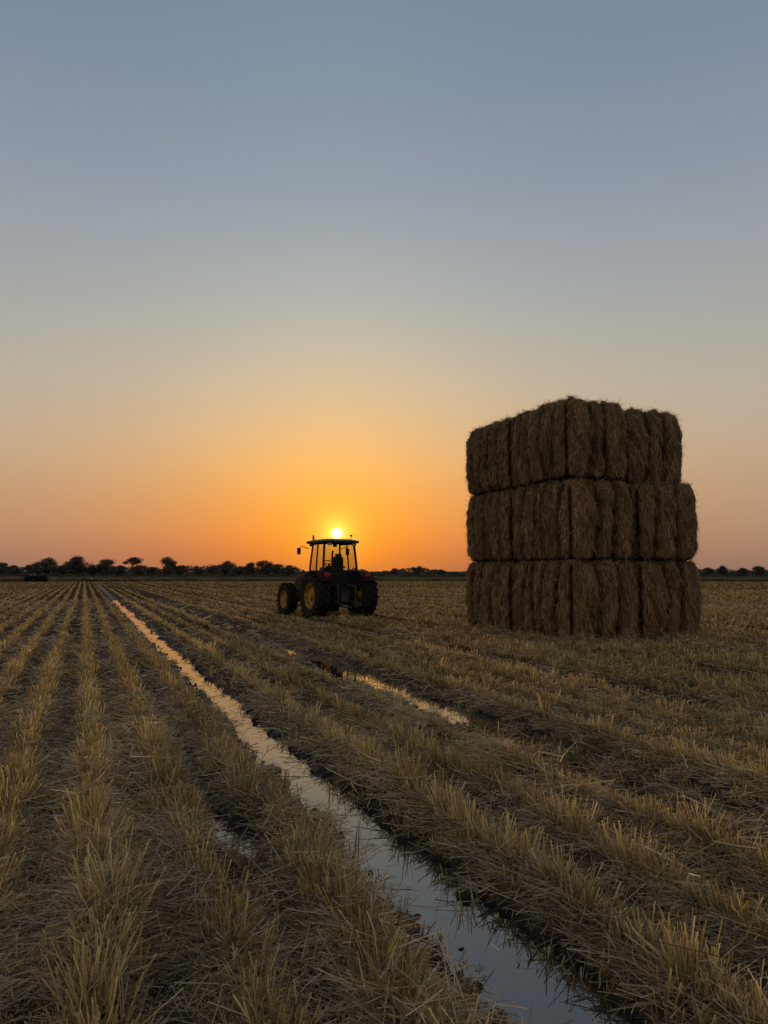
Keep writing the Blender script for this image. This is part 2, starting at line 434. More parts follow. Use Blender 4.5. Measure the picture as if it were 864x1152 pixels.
def make_bale(name, hx, hy, hz, seed, nstraw=28000):
    n = 64
    t = np.linspace(-1, 1, n)
    A, B = np.meshgrid(t, t)
    Vs, Fs, Gs = [], [], []; off = 0
    for ax in range(3):
        for sg in (-1, 1):
            q = np.zeros((n * n, 3)); o = [i for i in range(3) if i != ax]
            q[:, ax] = sg; q[:, o[0]] = A.ravel(); q[:, o[1]] = B.ravel()
            s_, g_ = bale_surface(q, hx, hy, hz, seed)
            Vs.append(s_); Gs.append(g_)
            i = np.arange(n * n).reshape(n, n)
            f = np.stack([i[:-1, :-1], i[:-1, 1:], i[1:, 1:], i[1:, :-1]], -1).reshape(-1, 4)
            flip = (sg > 0) if ax == 1 else (sg < 0)
            if flip: f = f[:, ::-1]
            Fs.append(f + off); off += n * n
    BV = np.concatenate(Vs); BF = np.concatenate(Fs); BG = np.concatenate(Gs)
    N = nstraw
    which = R.uniform(size=N)
    q = R.uniform(-1, 1, (N, 3))
    ax = np.where(which < 0.42, 0, np.where(which < 0.84, 1, 2))
    sg = np.where(R.uniform(size=N) < 0.5, -1, 1)
    sg = np.where(ax == 2, 1, sg)
    q[np.arange(N), ax] = sg
    P, grove = bale_surface(q, hx, hy, hz, seed)
    nrm = np.zeros((N, 3)); nrm[np.arange(N), ax] = sg
    edge = np.clip((q[:, 2] - 0.8) / 0.2, 0, 1) * (ax != 2)
    nrm[:, 2] += edge * 0.8; nrm = unit(nrm)
    down = np.zeros((N, 3)); down[:, 2] = -1
    topd = R.normal(0, 1, (N, 3)); topd[:, 2] = 0.15
    D = np.where((ax == 2)[:, None], unit(topd), down)
    sw = 0.30 * sn(P[:, 0] * 1.3 + P[:, 1], P[:, 2] * 1.5, 0.8, seed + 12)
    tang = np.stack([np.abs(nrm[:, 1]), np.abs(nrm[:, 0]), np.zeros(N)], 1)
    D = unit(D + tang * sw[:, None] + R.normal(0, 0.20, (N, 3)) + nrm * R.uniform(0.0, 0.16, N)[:, None])
    L = R.uniform(0.06, 0.28, N) * np.where(q[:, 2] < -0.75, 0.5, 1)
    wild = R.uniform(size=N) < 0.08
    D = np.where(wild[:, None], unit(nrm * 0.8 + R.normal(0, 0.7, (N, 3))), D)
    L = np.where(wild, L * 0.8, L)
    P0 = P + nrm * 0.004 - D * (L * 0.25)[:, None] * (~wild)[:, None]
    bend = -nrm * (L * 0.06)[:, None] + R.normal(0, 0.07, (N, 3)) * L[:, None]
    tn = np.clip(0.50 + R.normal(0, 0.26, N) + 0.16 * sn(P[:, 0] + P[:, 1], P[:, 2] * 0.3, 0.6, seed + 9) - 0.85 * grove, 0, 1)  # straw tone drops in grooves and seams: shade painted into the colour
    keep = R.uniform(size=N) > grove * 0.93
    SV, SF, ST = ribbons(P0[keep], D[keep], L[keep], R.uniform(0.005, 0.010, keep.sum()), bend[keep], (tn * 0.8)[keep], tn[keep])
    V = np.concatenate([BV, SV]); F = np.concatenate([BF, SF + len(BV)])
    T = np.concatenate([np.clip(1 - 1.05 * BG, 0.02, 1), ST])  # core colour carries the same painted groove and seam shade
    mi = np.concatenate([np.zeros(len(BF), int), np.ones(len(SF), int)])
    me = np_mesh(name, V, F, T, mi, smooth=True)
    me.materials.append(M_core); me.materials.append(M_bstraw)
    return me

layers = [(4.02, 5.00, 0.00, 0.0), (3.92, 4.90, 0.02, 0.03), (3.70, 4.84, 0.01, 0.06)]
zb = -0.03; HZ = 0.955
bi = 0
for li, (wr, wl, or_, ol) in enumerate(layers):
    variants = [make_bale('straw_bale', wr / 4 - 0.035, wl / 4 - 0.03, HZ, 100 + li * 10 + k) for k in range(2)]
    for a in range(2):
        for b in range(2):
            ca = or_ + wr * (0.25 + 0.5 * a); cb = ol + wl * (0.25 + 0.5 * b)
            if li == 2 and a == 1: cb += 0.12
            if li == 1 and a == 1: cb -= 0.04
            if li == 0 and a == 1: cb += 0.04
            X = STK[0] + ca * sd_r[0] + cb * sd_l[0]; Y = STK[1] + ca * sd_r[1] + cb * sd_l[1]
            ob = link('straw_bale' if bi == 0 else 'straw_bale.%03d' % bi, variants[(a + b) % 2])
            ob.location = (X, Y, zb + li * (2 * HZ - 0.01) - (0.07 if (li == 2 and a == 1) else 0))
            ob.rotation_euler[2] = SA + (math.pi if b == 1 else 0) + random.uniform(-0.02, 0.02)
            lab = ['large square straw bale resting on the stubble field', 'large square straw bale in the middle tier of a stack',
                   'large shaggy straw bale on top of the stack'][li]
            ob['label'] = lab; ob['category'] = 'straw bale'; ob['group'] = 'straw bales stacked three high'
            bi += 1

# ------------------------------------------------------------ mesh building bits for machines
def bm_new(): return bmesh.new()
def add_box(bm, c, s, rot=None, taper=None):
    vs = []
    M = rot.to_matrix() if rot is not None else Matrix.Identity(3)
    for dx in (-1, 1):
        for dy in (-1, 1):
            for dz in (-1, 1):
                kx = ky = 1.0
                if taper and dz > 0: kx, ky = taper
                v = Vector((dx * s[0] / 2 * kx, dy * s[1] / 2 * ky, dz * s[2] / 2))
                vs.append(bm.verts.new(M @ v + Vector(c)))
    idx = [(0, 1, 3, 2), (4, 6, 7, 5), (0, 4, 5, 1), (2, 3, 7, 6), (0, 2, 6, 4), (1, 5, 7, 3)]
    for f in idx: bm.faces.new([vs[i] for i in f])
def add_tube(bm, pts, r, seg=10, r2=None):
    pts = [Vector(p) for p in pts]; rings = []
    for i, p in enumerate(pts):
        d = (pts[min(i + 1, len(pts) - 1)] - pts[max(i - 1, 0)]).normalized()
        a = d.orthogonal().normalized(); b = d.cross(a)
        rr = r if r2 is None else r + (r2 - r) * i / (len(pts) - 1)
        rings.append([bm.verts.new(p + (a * math.cos(t) + b * math.sin(t)) * rr) for t in [2 * math.pi * k / seg for k in range(seg)]])
    for i in range(len(rings) - 1):
        A, B = rings[i], rings[i + 1]
        k0 = min(range(seg), key=lambda k: (B[k].co - pts[i + 1] - (A[0].co - pts[i])).length)
        B = B[k0:] + B[:k0]
        if (B[1].co - pts[i + 1] - (A[1].co - pts[i])).length > (B[-1].co - pts[i + 1] - (A[1].co - pts[i])).length:
            B = [B[0]] + B[1:][::-1]
        rings[i + 1] = B
        for k in range(seg): bm.faces.new([A[k], A[(k + 1) % seg], B[(k + 1) % seg], B[k]])
    bm.faces.new(rings[0][::-1]); bm.faces.new(rings[-1])
def add_lathe(bm, prof, c, seg=48):
    rings = []
    for k in range(seg):
        t = 2 * math.pi * k / seg
        rings.append([bm.verts.new(Vector((c[0] + x, c[1] + r * math.cos(t), c[2] + r * math.sin(t)))) for x, r in prof])
    n = len(prof)
    for k in range(seg):
        A, B = rings[k], rings[(k + 1) % seg]
        for i in range(n):
            j = (i + 1) % n
            try: bm.faces.new([A[i], A[j], B[j], B[i]])
            except ValueError: pass
def fin(bm, name, mat, parent, bevel=0.0, smooth=False, loc=None):
    bmesh.ops.recalc_face_normals(bm, faces=bm.faces)
    me = bpy.data.meshes.new(name); bm.to_mesh(me); bm.free()
    if smooth:
        me.polygons.foreach_set('use_smooth', [True] * len(me.polygons))
    ob = link(name, me, mat, parent)
    if loc: ob.location = loc
    if bevel:
        md = ob.modifiers.new('bevel', 'BEVEL'); md.width = bevel; md.segments = 3; md.limit_method = 'ANGLE'
    return ob

M_body = plain('dusty_dark_paint', (0.024, 0.012, 0.010), 0.6, noise=0.4, spec=0.25)
M_guard = plain('dusty_maroon_paint', (0.028, 0.010, 0.008), 0.7, noise=0.4, spec=0.12)
M_roof = plain('cab_roof_paint', (0.026, 0.029, 0.034), 0.45, noise=0.2, spec=0.3)
M_black = plain('black_metal', (0.013, 0.011, 0.010), 0.6, noise=0.3, spec=0.25)
M_rub = plain('dusty_rubber', (0.022, 0.018, 0.014), 0.9, noise=0.4, nscale=12, bump=0.2, spec=0.15)
M_yel = plain('yellow_rim_paint', (0.36, 0.22, 0.02), 0.6, noise=0.45, nscale=8, spec=0.3)
M_red = plain('red_lens', (0.50, 0.02, 0.015), 0.25, noise=0.1)
M_amb = plain('amber_lens', (0.5, 0.17, 0.01), 0.2, noise=0.1)
M_lens = plain('clear_lens', (0.3, 0.3, 0.28), 0.2, noise=0.1)
M_seat = plain('seat_vinyl', (0.015, 0.015, 0.015), 0.7, noise=0.2)
M_steel = plain('worn_steel', (0.08, 0.07, 0.06), 0.6, 0.5, noise=0.3)
def glass_mat():
    m, nt, out = newmat('cab_glass')
    t = nt.nodes.new('ShaderNodeBsdfTransparent'); t.inputs[0].default_value = (0.72, 0.74, 0.72, 1)
    g_ = nt.nodes.new('ShaderNodeBsdfGlossy'); g_.inputs['Roughness'].default_value = 0.04
    nz = nt.nodes.new('ShaderNodeTexNoise'); nz.inputs['Scale'].default_value = 5
    mr = nt.nodes.new('ShaderNodeMapRange'); mr.inputs[3].default_value = 0.02; mr.inputs[4].default_value = 0.07
    nt.links.new(nz.outputs['Fac'], mr.inputs[0])
    mx = nt.nodes.new('ShaderNodeMixShader'); nt.links.new(mr.outputs[0], mx.inputs[0])
    nt.links.new(t.outputs[0], mx.inputs[1]); nt.links.new(g_.outputs[0], mx.inputs[2]); nt.links.new(mx.outputs[0], out.inputs['Surface'])
    return m
M_glass = glass_mat()

# ------------------------------------------------------------ tractor (local +Y is forward, origin under rear axle)
trac = bpy.data.objects.new('tractor', None); COL.objects.link(trac)
trac['label'] = 'dark farm tractor with yellow wheel rims parked on the stubble'; trac['category'] = 'tractor'
trac.location = (-1.60, 26.3, -0.02); trac.rotation_euler[2] = rad(30)

def wheel(x, y, rad_, wid, side, lugs):
    bm = bm_new(); h = wid / 2
    add_lathe(bm, [(-h * 0.75, 0.02), (-h * 0.75, 0.13 * rad_ / 0.75), (side * h * 0.35, 0.15 * rad_ / 0.75), (side * h * 0.55, 0.12), (side * h * 0.55, 0.02)], (0, 0, 0), 20)
    hub = fin(bm, 'wheel', M_yel, trac, smooth=False, loc=(x, y, rad_))
    bm = bm_new(); ri = rad_ * 0.55
    prof = [(-h * 0.80, ri), (-h * 0.98, ri + (rad_ - ri) * 0.3), (-h, ri + (rad_ - ri) * 0.65), (-h * 0.88, rad_ * 0.945), (-h * 0.5, rad_ * 0.965),
            (0, rad_ * 0.97), (h * 0.5, rad_ * 0.965), (h * 0.88, rad_ * 0.945), (h, ri + (rad_ - ri) * 0.65), (h * 0.98, ri + (rad_ - ri) * 0.3), (h * 0.80, ri)]
    add_lathe(bm, prof, (0, 0, 0), 64)
    for k in range(lugs):
        for sgn in (-1, 1):
            t0 = 2 * math.pi * (k + (0.5 if sgn > 0 else 0)) / lugs
            for s_ in range(3):
                xx = sgn * h * (0.12 + 0.30 * s_ + 0.1); t = t0 + (0.10 * s_) * 0.75 / rad_
                rr = rad_ * (0.985 if s_ < 2 else 0.965)
                c = Vector((xx, rr * math.cos(t), rr * math.sin(t)))
                M = Matrix((Vector((1, 0, 0)), Vector((0, -math.sin(t), math.cos(t))), Vector((0, math.cos(t), math.sin(t))))).transposed()
                M = M @ Matrix.Rotation(sgn * 0.6, 3, 'Z')
                add_box(bm, c, (h * 0.42, 0.05, rad_ * 0.09), M.to_quaternion())
    fin(bm, 'tyre', M_rub, hub)
    bm = bm_new()
    prof = [(-h * 0.78, ri * 1.0), (h * 0.78, ri * 1.0), (h * 0.80, ri * 0.955), (side * h * 0.30 + 0.02, ri * 0.90), (side * h * 0.15, ri * 0.72), (side * h * 0.42, ri * 0.52), (side * h * 0.42, 0.06),
            (side * h * 0.42 - 0.03, 0.06), (side * h * 0.42 - 0.03, ri * 0.5), (side * h * 0.15 - 0.03, ri * 0.72), (-h * 0.80, ri * 0.955)]
    if side < 0:
        prof = [(-h * 0.78, ri), (h * 0.78, ri), (h * 0.80, ri * 0.955), (-h * 0.12, ri * 0.72), (-h * 0.39, ri * 0.5), (-h * 0.39, 0.06), (-h * 0.42, 0.06), (-h * 0.42, ri * 0.52), (-h * 0.18, ri * 0.74), (-h * 0.32, ri * 0.9), (-h * 0.80, ri * 0.955)]
    add_lathe(bm, prof, (0, 0, 0), 48)
    for k in range(8):
        t = 2 * math.pi * k / 8
        add_tube(bm, [(side * h * 0.40, ri * 0.34 * math.cos(t), ri * 0.34 * math.sin(t)), (side * h * 0.56, ri * 0.34 * math.cos(t), ri * 0.34 * math.sin(t))], 0.018, 8)
    fin(bm, 'rim', M_yel, hub)
RW, FW = 0.79, 0.60
wheel(-0.92, 0, RW, 0.55, -1, 20); wheel(0.92, 0, RW, 0.55, 1, 20)
wheel(-0.88, 2.55, FW, 0.42, -1, 18); wheel(0.88, 2.55, FW, 0.42, 1, 18)

bm = bm_new()
add_box(bm, (0, 0.0, 0.80), (0.74, 0.66, 0.62)); add_box(bm, (0, 0.9, 0.75), (0.50, 1.4, 0.46)); add_box(bm, (0, 2.05, 0.80), (0.50, 1.3, 0.46))
add_tube(bm, [(-0.72, 0, 0.76), (0.72, 0, 0.76)], 0.13, 16)
add_tube(bm, [(-0.72, 2.55, 0.58), (0.72, 2.55, 0.58)], 0.075, 12); add_box(bm, (0, 2.55, 0.62), (0.30, 0.36, 0.30))
add_box(bm, (-0.46, 0.95, 0.74), (0.34, 0.90, 0.50)); add_box(bm, (0.46, 0.95, 0.74), (0.34, 0.90, 0.50))
add_box(bm, (0, 3.02, 0.72), (0.50, 0.22, 0.40))
fin(bm, 'chassis', M_black, trac, 0.02)
bm = bm_new()
prof = [(1.12, 1.02), (1.12, 1.66), (1.7, 1.64), (2.4, 1.57), (2.85, 1.47), (3.05, 1.28), (3.10, 0.95), (3.0, 0.86), (1.6, 0.90)]
L_ = [bm.verts.new((-0.40, y, z)) for y, z in prof]; Rr = [bm.verts.new((0.40, y, z)) for y, z in prof]
bm.faces.new(L_); bm.faces.new(Rr[::-1])
for i in range(len(prof)):
    j = (i + 1) % len(prof); bm.faces.new([L_[i], Rr[i], Rr[j], L_[j]])
fin(bm, 'bonnet', M_body, trac, 0.06)
bm = bm_new()
for i in range(6): add_box(bm, (0, 3.105, 0.98 + i * 0.05), (0.46, 0.03, 0.022))
fin(bm, 'grille', M_black, trac)
for sx in (-1, 1):
    bm = bm_new(); add_box(bm, (sx * 0.24, 3.07, 1.31), (0.14, 0.05, 0.09)); fin(bm, 'headlight', M_lens, trac, 0.01)
    bm = bm_new(); seg = 18; rings = []
    for k in range(seg + 1):
        t = rad(36 + 102 * k / seg)
        r0 = RW + 0.07
        y = -math.cos(t) * r0; z = RW + math.sin(t) * r0
        x0, x1 = sx * 0.60, sx * 1.03
        yo, zo = -math.cos(t) * (r0 + 0.035), RW + math.sin(t) * (r0 + 0.035)
        rings.append([bm.verts.new(p) for p in ((x0, y, z), (x1, y, z), (x1 + sx * 0.01, -math.cos(t) * (r0 - 0.02), RW + math.sin(t) * (r0 - 0.02)), (x1 + sx * 0.025, yo, zo), (x0, yo, zo))])
    for k in range(seg):
        for i in range(5):
            j = (i + 1) % 5; bm.faces.new([rings[k][i], rings[k][j], rings[k + 1][j], rings[k + 1][i]])
    bm.faces.new(rings[0]); bm.faces.new(rings[-1][::-1])
    fin(bm, 'mudguard', M_guard, trac)
    bm = bm_new(); add_box(bm, (sx * 0.78, -0.70, 1.54), (0.20, 0.06, 0.11)); add_box(bm, (sx * 0.78, -0.62, 1.48), (0.05, 0.14, 0.10)); fin(bm, 'tail_light', M_red, trac, 0.01)
    bm = bm_new()
    add_tube(bm, [(sx * 0.64, 1.16, 2.46), (sx * 0.88, 1.28, 2.56), (sx * 0.98, 1.28, 2.44)], 0.016, 8)
    add_box(bm, (sx * 0.99, 1.27, 2.38), (0.13, 0.05, 0.24))
    fin(bm, 'mirror', M_black, trac, 0.02)
    bm = bm_new()
    for i in range(3): add_box(bm, (sx * 0.72, 0.98, 0.42 + 0.24 * i), (0.26, 0.34, 0.03))
    for dy in (-0.17, 0.17): add_tube(bm, [(sx * 0.80, 0.98 + dy, 0.40), (sx * 0.70, 0.98 + dy, 1.05)], 0.015, 6)
    fin(bm, 'step', M_black, trac)
# cab: wider at the waist, narrowing to a thin overhanging roof
y0, y1 = -0.14, 1.18
TX = 0.87
bm = bm_new()
add_box(bm, (0, (y0 + y1) / 2, 1.20), (1.20, 1.22, 0.14))
add_box(bm, (0, y0 + 0.05, 1.38), (1.30, 0.08, 0.56)); add_box(bm, (-0.63, 0.25, 1.40), (0.06, 0.66, 0.46)); add_box(bm, (0.63, 0.25, 1.40), (0.06, 0.66, 0.46))
add_box(bm, (0, y1 - 0.08, 1.40), (1.05, 0.08, 0.42))
def post(x, ya, yb, r=0.035):
    add_tube(bm, [(x, ya, 1.15), (x * 0.97, ya * 0.65 + yb * 0.35, 1.85), (x * TX, yb, 2.66)], r, 8)
for sx in (-1, 1):
    post(sx * 0.67, y0, y0 + 0.12, 0.045); post(sx * 0.66, 0.50, 0.52, 0.030); post(sx * 0.62, y1, y1 - 0.16, 0.038)
    add_tube(bm, [(sx * 0.65, y0 + 0.02, 1.64), (sx * 0.65, 0.50, 1.60)], 0.025, 6)
    add_tube(bm, [(sx * 0.58, y0 + 0.12, 2.63), (sx * 0.545, y1 - 0.16, 2.63)], 0.035, 6)
add_tube(bm, [(-0.64, y0 + 0.02, 1.66), (0.64, y0 + 0.02, 1.66)], 0.03, 6); add_tube(bm, [(-0.58, y0 + 0.12, 2.63), (0.58, y0 + 0.12, 2.63)], 0.035, 6)
fin(bm, 'cab', M_black, trac, 0.0)
bm = bm_new(); nx_, ny_ = 14, 14; grid_t, grid_b = [], []
for i in range(nx_ + 1):
    rt, rb = [], []
    for j in range(ny_ + 1):
        a = -1 + 2 * i / nx_; b = -1 + 2 * j / ny_
        s_ = (abs(a) ** 7 + abs(b) ** 7) ** (1 / 7); m_ = max(abs(a), abs(b))
        k_ = m_ / s_ if s_ > 0 else 1
        px_, py_ = a * k_ * 0.76, b * k_ * 0.86 + 0.53
        zt_ = 2.72 + 0.09 * (1 - m_ ** 4)
        rt.append(bm.verts.new((px_, py_, zt_))); rb.append(bm.verts.new((px_ * 0.975, 0.53 + (py_ - 0.53) * 0.975, 2.645)))
    grid_t.append(rt); grid_b.append(rb)
for i in range(nx_):
    for j in range(ny_):
        bm.faces.new([grid_t[i][j], grid_t[i + 1][j], grid_t[i + 1][j + 1], grid_t[i][j + 1]])
        bm.faces.new([grid_b[i][j], grid_b[i][j + 1], grid_b[i + 1][j + 1], grid_b[i + 1][j]])
for i in range(nx_):
    bm.faces.new([grid_t[i][0], grid_b[i][0], grid_b[i + 1][0], grid_t[i + 1][0]]); bm.faces.new([grid_t[i][ny_], grid_t[i + 1][ny_], grid_b[i + 1][ny_], grid_b[i][ny_]])
for j in range(ny_):
    bm.faces.new([grid_t[0][j], grid_t[0][j + 1], grid_b[0][j + 1], grid_b[0][j]]); bm.faces.new([grid_t[nx_][j], grid_b[nx_][j], grid_b[nx_][j + 1], grid_t[nx_][j + 1]])
fin(bm, 'cab_roof', M_roof, trac, 0.012)
for x in (-0.48, 0.48):
    for y in (-0.24, 1.30):
        bm = bm_new(); add_box(bm, (x, y, 2.60), (0.15, 0.08, 0.09)); fin(bm, 'work_light', M_lens, trac, 0.01)
bm = bm_new(); add_tube(bm, [(-0.52, 1.04, 2.70), (-0.52, 1.04, 2.90), (-0.52, 1.04, 2.96)], 0.045, 12, 0.035); fin(bm, 'beacon', M_amb, trac)
bm = bm_new(); add_tube(bm, [(0.56, 0.2, 2.70), (0.58, 0.18, 2.94)], 0.012, 6); add_box(bm, (0.58, 0.18, 2.93), (0.08, 0.05, 0.06)); fin(bm, 'antenna', M_black, trac)
def pane(name, pts):
    bm = bm_new(); bm.faces.new([bm.verts.new(p) for p in pts]); return fin(bm, name, M_glass, trac)
pane('window', [(-0.60, y0 + 0.03, 1.69), (0.60, y0 + 0.03, 1.69), (0.54, y0 + 0.12, 2.60), (-0.54, y0 + 0.12, 2.60)])
pane('windscreen', [(-0.56, y1 - 0.02, 1.62), (0.56, y1 - 0.02, 1.62), (0.50, y1 - 0.16, 2.60), (-0.50, y1 - 0.16, 2.60)])
for sx in (-1, 1):
    pane('window', [(sx * 0.650, y0 + 0.07, 1.66), (sx * 0.650, 0.46, 1.62), (sx * 0.577, 0.48, 2.60), (sx * 0.577, y0 + 0.15, 2.60)])
    pane('door', [(sx * 0.655, 0.54, 1.28), (sx * 0.62, y1 - 0.05, 1.28), (sx * 0.55, y1 - 0.18, 2.60), (sx * 0.57, 0.55, 2.60)])
bm = bm_new()
add_box(bm, (0, 0.32, 1.56), (0.50, 0.46, 0.16)); add_box(bm, (0, 0.12, 1.88), (0.48, 0.14, 0.56), Matrix.Rotation(0.12, 3, 'X').to_quaternion(), (0.8, 1)); add_box(bm, (0, 0.05, 2.20), (0.24, 0.10, 0.14))
add_box(bm, (0, 0.30, 1.38), (0.34, 0.36, 0.26))
for sx in (-1, 1): add_box(bm, (sx * 0.29, 0.28, 1.80), (0.08, 0.34, 0.07))
fin(bm, 'seat', M_seat, trac, 0.04)
bm = bm_new()
c = Vector((0, 0.78, 1.92)); ax_ = Vector((0, -0.55, 0.83)).normalized(); a_ = Vector((1, 0, 0)); b_ = ax_.cross(a_)
ring = [c + (a_ * math.cos(t) + b_ * math.sin(t)) * 0.21 for t in [2 * math.pi * k / 20 for k in range(21)]]
add_tube(bm, ring, 0.018, 6)
add_tube(bm, [c, (0, 0.98, 1.30)], 0.04, 8); add_tube(bm, [ring[0], ring[10]], 0.014, 6); add_tube(bm, [c, ring[15]], 0.014, 6)
fin(bm, 'steering_wheel', M_black, trac)
bm = bm_new(); add_box(bm, (0, 1.0, 1.54), (0.50, 0.20, 0.50)); fin(bm, 'dashboard', M_black, trac, 0.03)
bm = bm_new(); add_tube(bm, [(0.43, 1.45, 1.2), (0.43, 1.45, 1.5), (0.43, 1.42, 2.3), (0.43, 1.36, 2.42)], 0.035, 12); add_tube(bm, [(0.43, 1.45, 1.35), (0.43, 1.44, 1.85)], 0.06, 12)
fin(bm, 'exhaust_pipe', M_black, trac, smooth=True)
bm = bm_new()
for sx in (-1, 1):
    add_tube(bm, [(sx * 0.26, -0.2, 0.60), (sx * 0.36, -0.95, 0.50)], 0.04, 8)
    add_tube(bm, [(sx * 0.24, -0.25, 1.14), (sx * 0.34, -0.62, 1.12)], 0.045, 8)
    add_tube(bm, [(sx * 0.34, -0.62, 1.10), (sx * 0.33, -0.66, 0.55)], 0.026, 8)
add_tube(bm, [(0, -0.28, 1.02), (0, -0.80, 0.92)], 0.032, 8); add_box(bm, (0, -0.52, 0.42), (0.12, 0.75, 0.05)); add_box(bm, (0, -0.38, 0.78), (0.26, 0.20, 0.36))
fin(bm, 'hitch', M_steel, trac)

# ------------------------------------------------------------ car on the far field edge
M_carp = plain('black_car_paint', (0.010, 0.010, 0.011), noise=0.1, diffuse=True)
M_cglass = plain('tinted_glass', (0.01, 0.012, 0.014), 0.25, noise=0.1, spec=0.15)
M_dred = plain('dark_red_lens', (0.06, 0.008, 0.008), 0.3, noise=0.1, spec=0.2)
def build_car():
    car = bpy.data.objects.new('car', None); COL.objects.link(car)
    car['label'] = 'small dark car parked at the far edge of the field'; car['category'] = 'car'
    bm = bm_new()
    prof = [(-2.02, 0.22), (-2.12, 0.55), (-2.05, 0.86), (-1.85, 1.0), (-1.0, 1.06), (1.0, 0.98), (1.75, 0.84), (2.05, 0.62), (2.02, 0.25), (0, 0.20)]
    secs = []
    for x, k, sy in ((-0.90, 0.82, 0.93), (-0.80, 0.98, 0.99), (-0.5, 1.02, 1.0), (0.5, 1.02, 1.0), (0.80, 0.98, 0.99), (0.90, 0.82, 0.93)):
        secs.append([bm.verts.new((x, y * sy, 0.20 + (z - 0.20) * k)) for y, z in prof])
    for a, b in zip(secs[:-1], secs[1:]):
        for i in range(len(prof)):
            j = (i + 1) % len(prof); bm.faces.new([a[i], b[i], b[j], a[j]])
    bm.faces.new(secs[0]); bm.faces.new(secs[-1][::-1])
    fin(bm, 'body', M_carp, car, 0.04)
    bm = bm_new()
    top = [(-1.80, 0.98), (-1.35, 1.32), (-0.5, 1.43), (0.2, 1.36), (1.10, 0.95)]
    l = [bm.verts.new((-0.80 + (0.20 if z > 1.2 else 0), y, z)) for y, z in top]; r = [bm.verts.new((0.80 - (0.20 if z > 1.2 else 0), y, z)) for y, z in top]
    bm.faces.new(l); bm.faces.new(r[::-1])
    for i in range(5):
        j = (i + 1) % 5; bm.faces.new([l[i], r[i], r[j], l[j]])
    fin(bm, 'window', M_cglass, car, 0.07)
    bm = bm_new()
    add_box(bm, (0, -0.5, 1.43), (1.06, 1.6, 0.05), None, (0.8, 0.8))
    for sx in (-1, 1):
        add_tube(bm, [(sx * 0.80, 1.06, 0.98), (sx * 0.60, 0.25, 1.37)], 0.03, 6); add_tube(bm, [(sx * 0.80, -1.78, 1.0), (sx * 0.60, -1.36, 1.34)], 0.04, 6); add_tube(bm, [(sx * 0.80, -0.35, 1.0), (sx * 0.605, -0.4, 1.41)], 0.03, 6)
    fin(bm, 'roof', M_carp, car, 0.015)
    for x in (-0.80, 0.80):
        for y in (-1.32, 1.35):
            bm = bm_new(); add_lathe(bm, [(-0.1, 0.19), (-0.11, 0.3), (-0.08, 0.325), (0.08, 0.325), (0.11, 0.3), (0.1, 0.19)], (0, 0, 0), 28)
            w = fin(bm, 'wheel', M_rub, car, smooth=True, loc=(x, y, 0.325))
            bm = bm_new(); add_lathe(bm, [(-0.08, 0.02), (-0.08, 0.19), (0.08, 0.19), (0.08, 0.02)], (0, 0, 0), 20); fin(bm, 'rim', M_black, w)
    for sx in (-1, 1):
        bm = bm_new(); add_box(bm, (sx * 0.62, -2.06, 0.78), (0.30, 0.08, 0.13)); fin(bm, 'tail_light', M_dred, car)
        bm = bm_new(); add_box(bm, (sx * 0.60, 1.98, 0.66), (0.32, 0.10, 0.13)); fin(bm, 'headlight', M_lens, car)
    return car
car = build_car(); car.location = (-53.5, 114, -0.05); car.rotation_euler[2] = rad(52)

# ------------------------------------------------------------ earth bunds
M_bund = plain('grassy_bund', (0.040, 0.033, 0.018), noise=0.5, nscale=0.4, diffuse=True)
def bund(Y0, h, w, x0, x1, lab, tilt=0.0):
    xs = np.linspace(x0, x1, 700); ts = np.linspace(-1, 1, 7)
    Xg, Tg = np.meshgrid(xs, ts)
    Zg = (1 - Tg ** 2) * h * (1 + 0.35 * sn(Xg, Tg, 9, 200)) - 0.05 + 0.04 * sn(Xg, Tg * 5, 2.0, 201) * (1 - Tg ** 2)
    Yg = Y0 + Tg * w + Xg * tilt
    n = len(xs); ii = np.arange(n * 7).reshape(7, n)
    F = np.stack([ii[:-1, :-1], ii[:-1, 1:], ii[1:, 1:], ii[1:, :-1]], -1).reshape(-1, 4)
    ob = link('field_bund', np_mesh('field_bund', np.stack([Xg, Yg, Zg], -1).reshape(-1, 3), F, smooth=True), M_bund)
    ob['kind'] = 'structure'; ob['label'] = lab; ob['category'] = 'bund'
bund(125, 0.30, 1.4, -260, 260, 'low grassy earth bund along the field edge', 0.03)
bund(240, 0.6, 3, -400, 400, 'far low grassy bund between fields', -0.02)

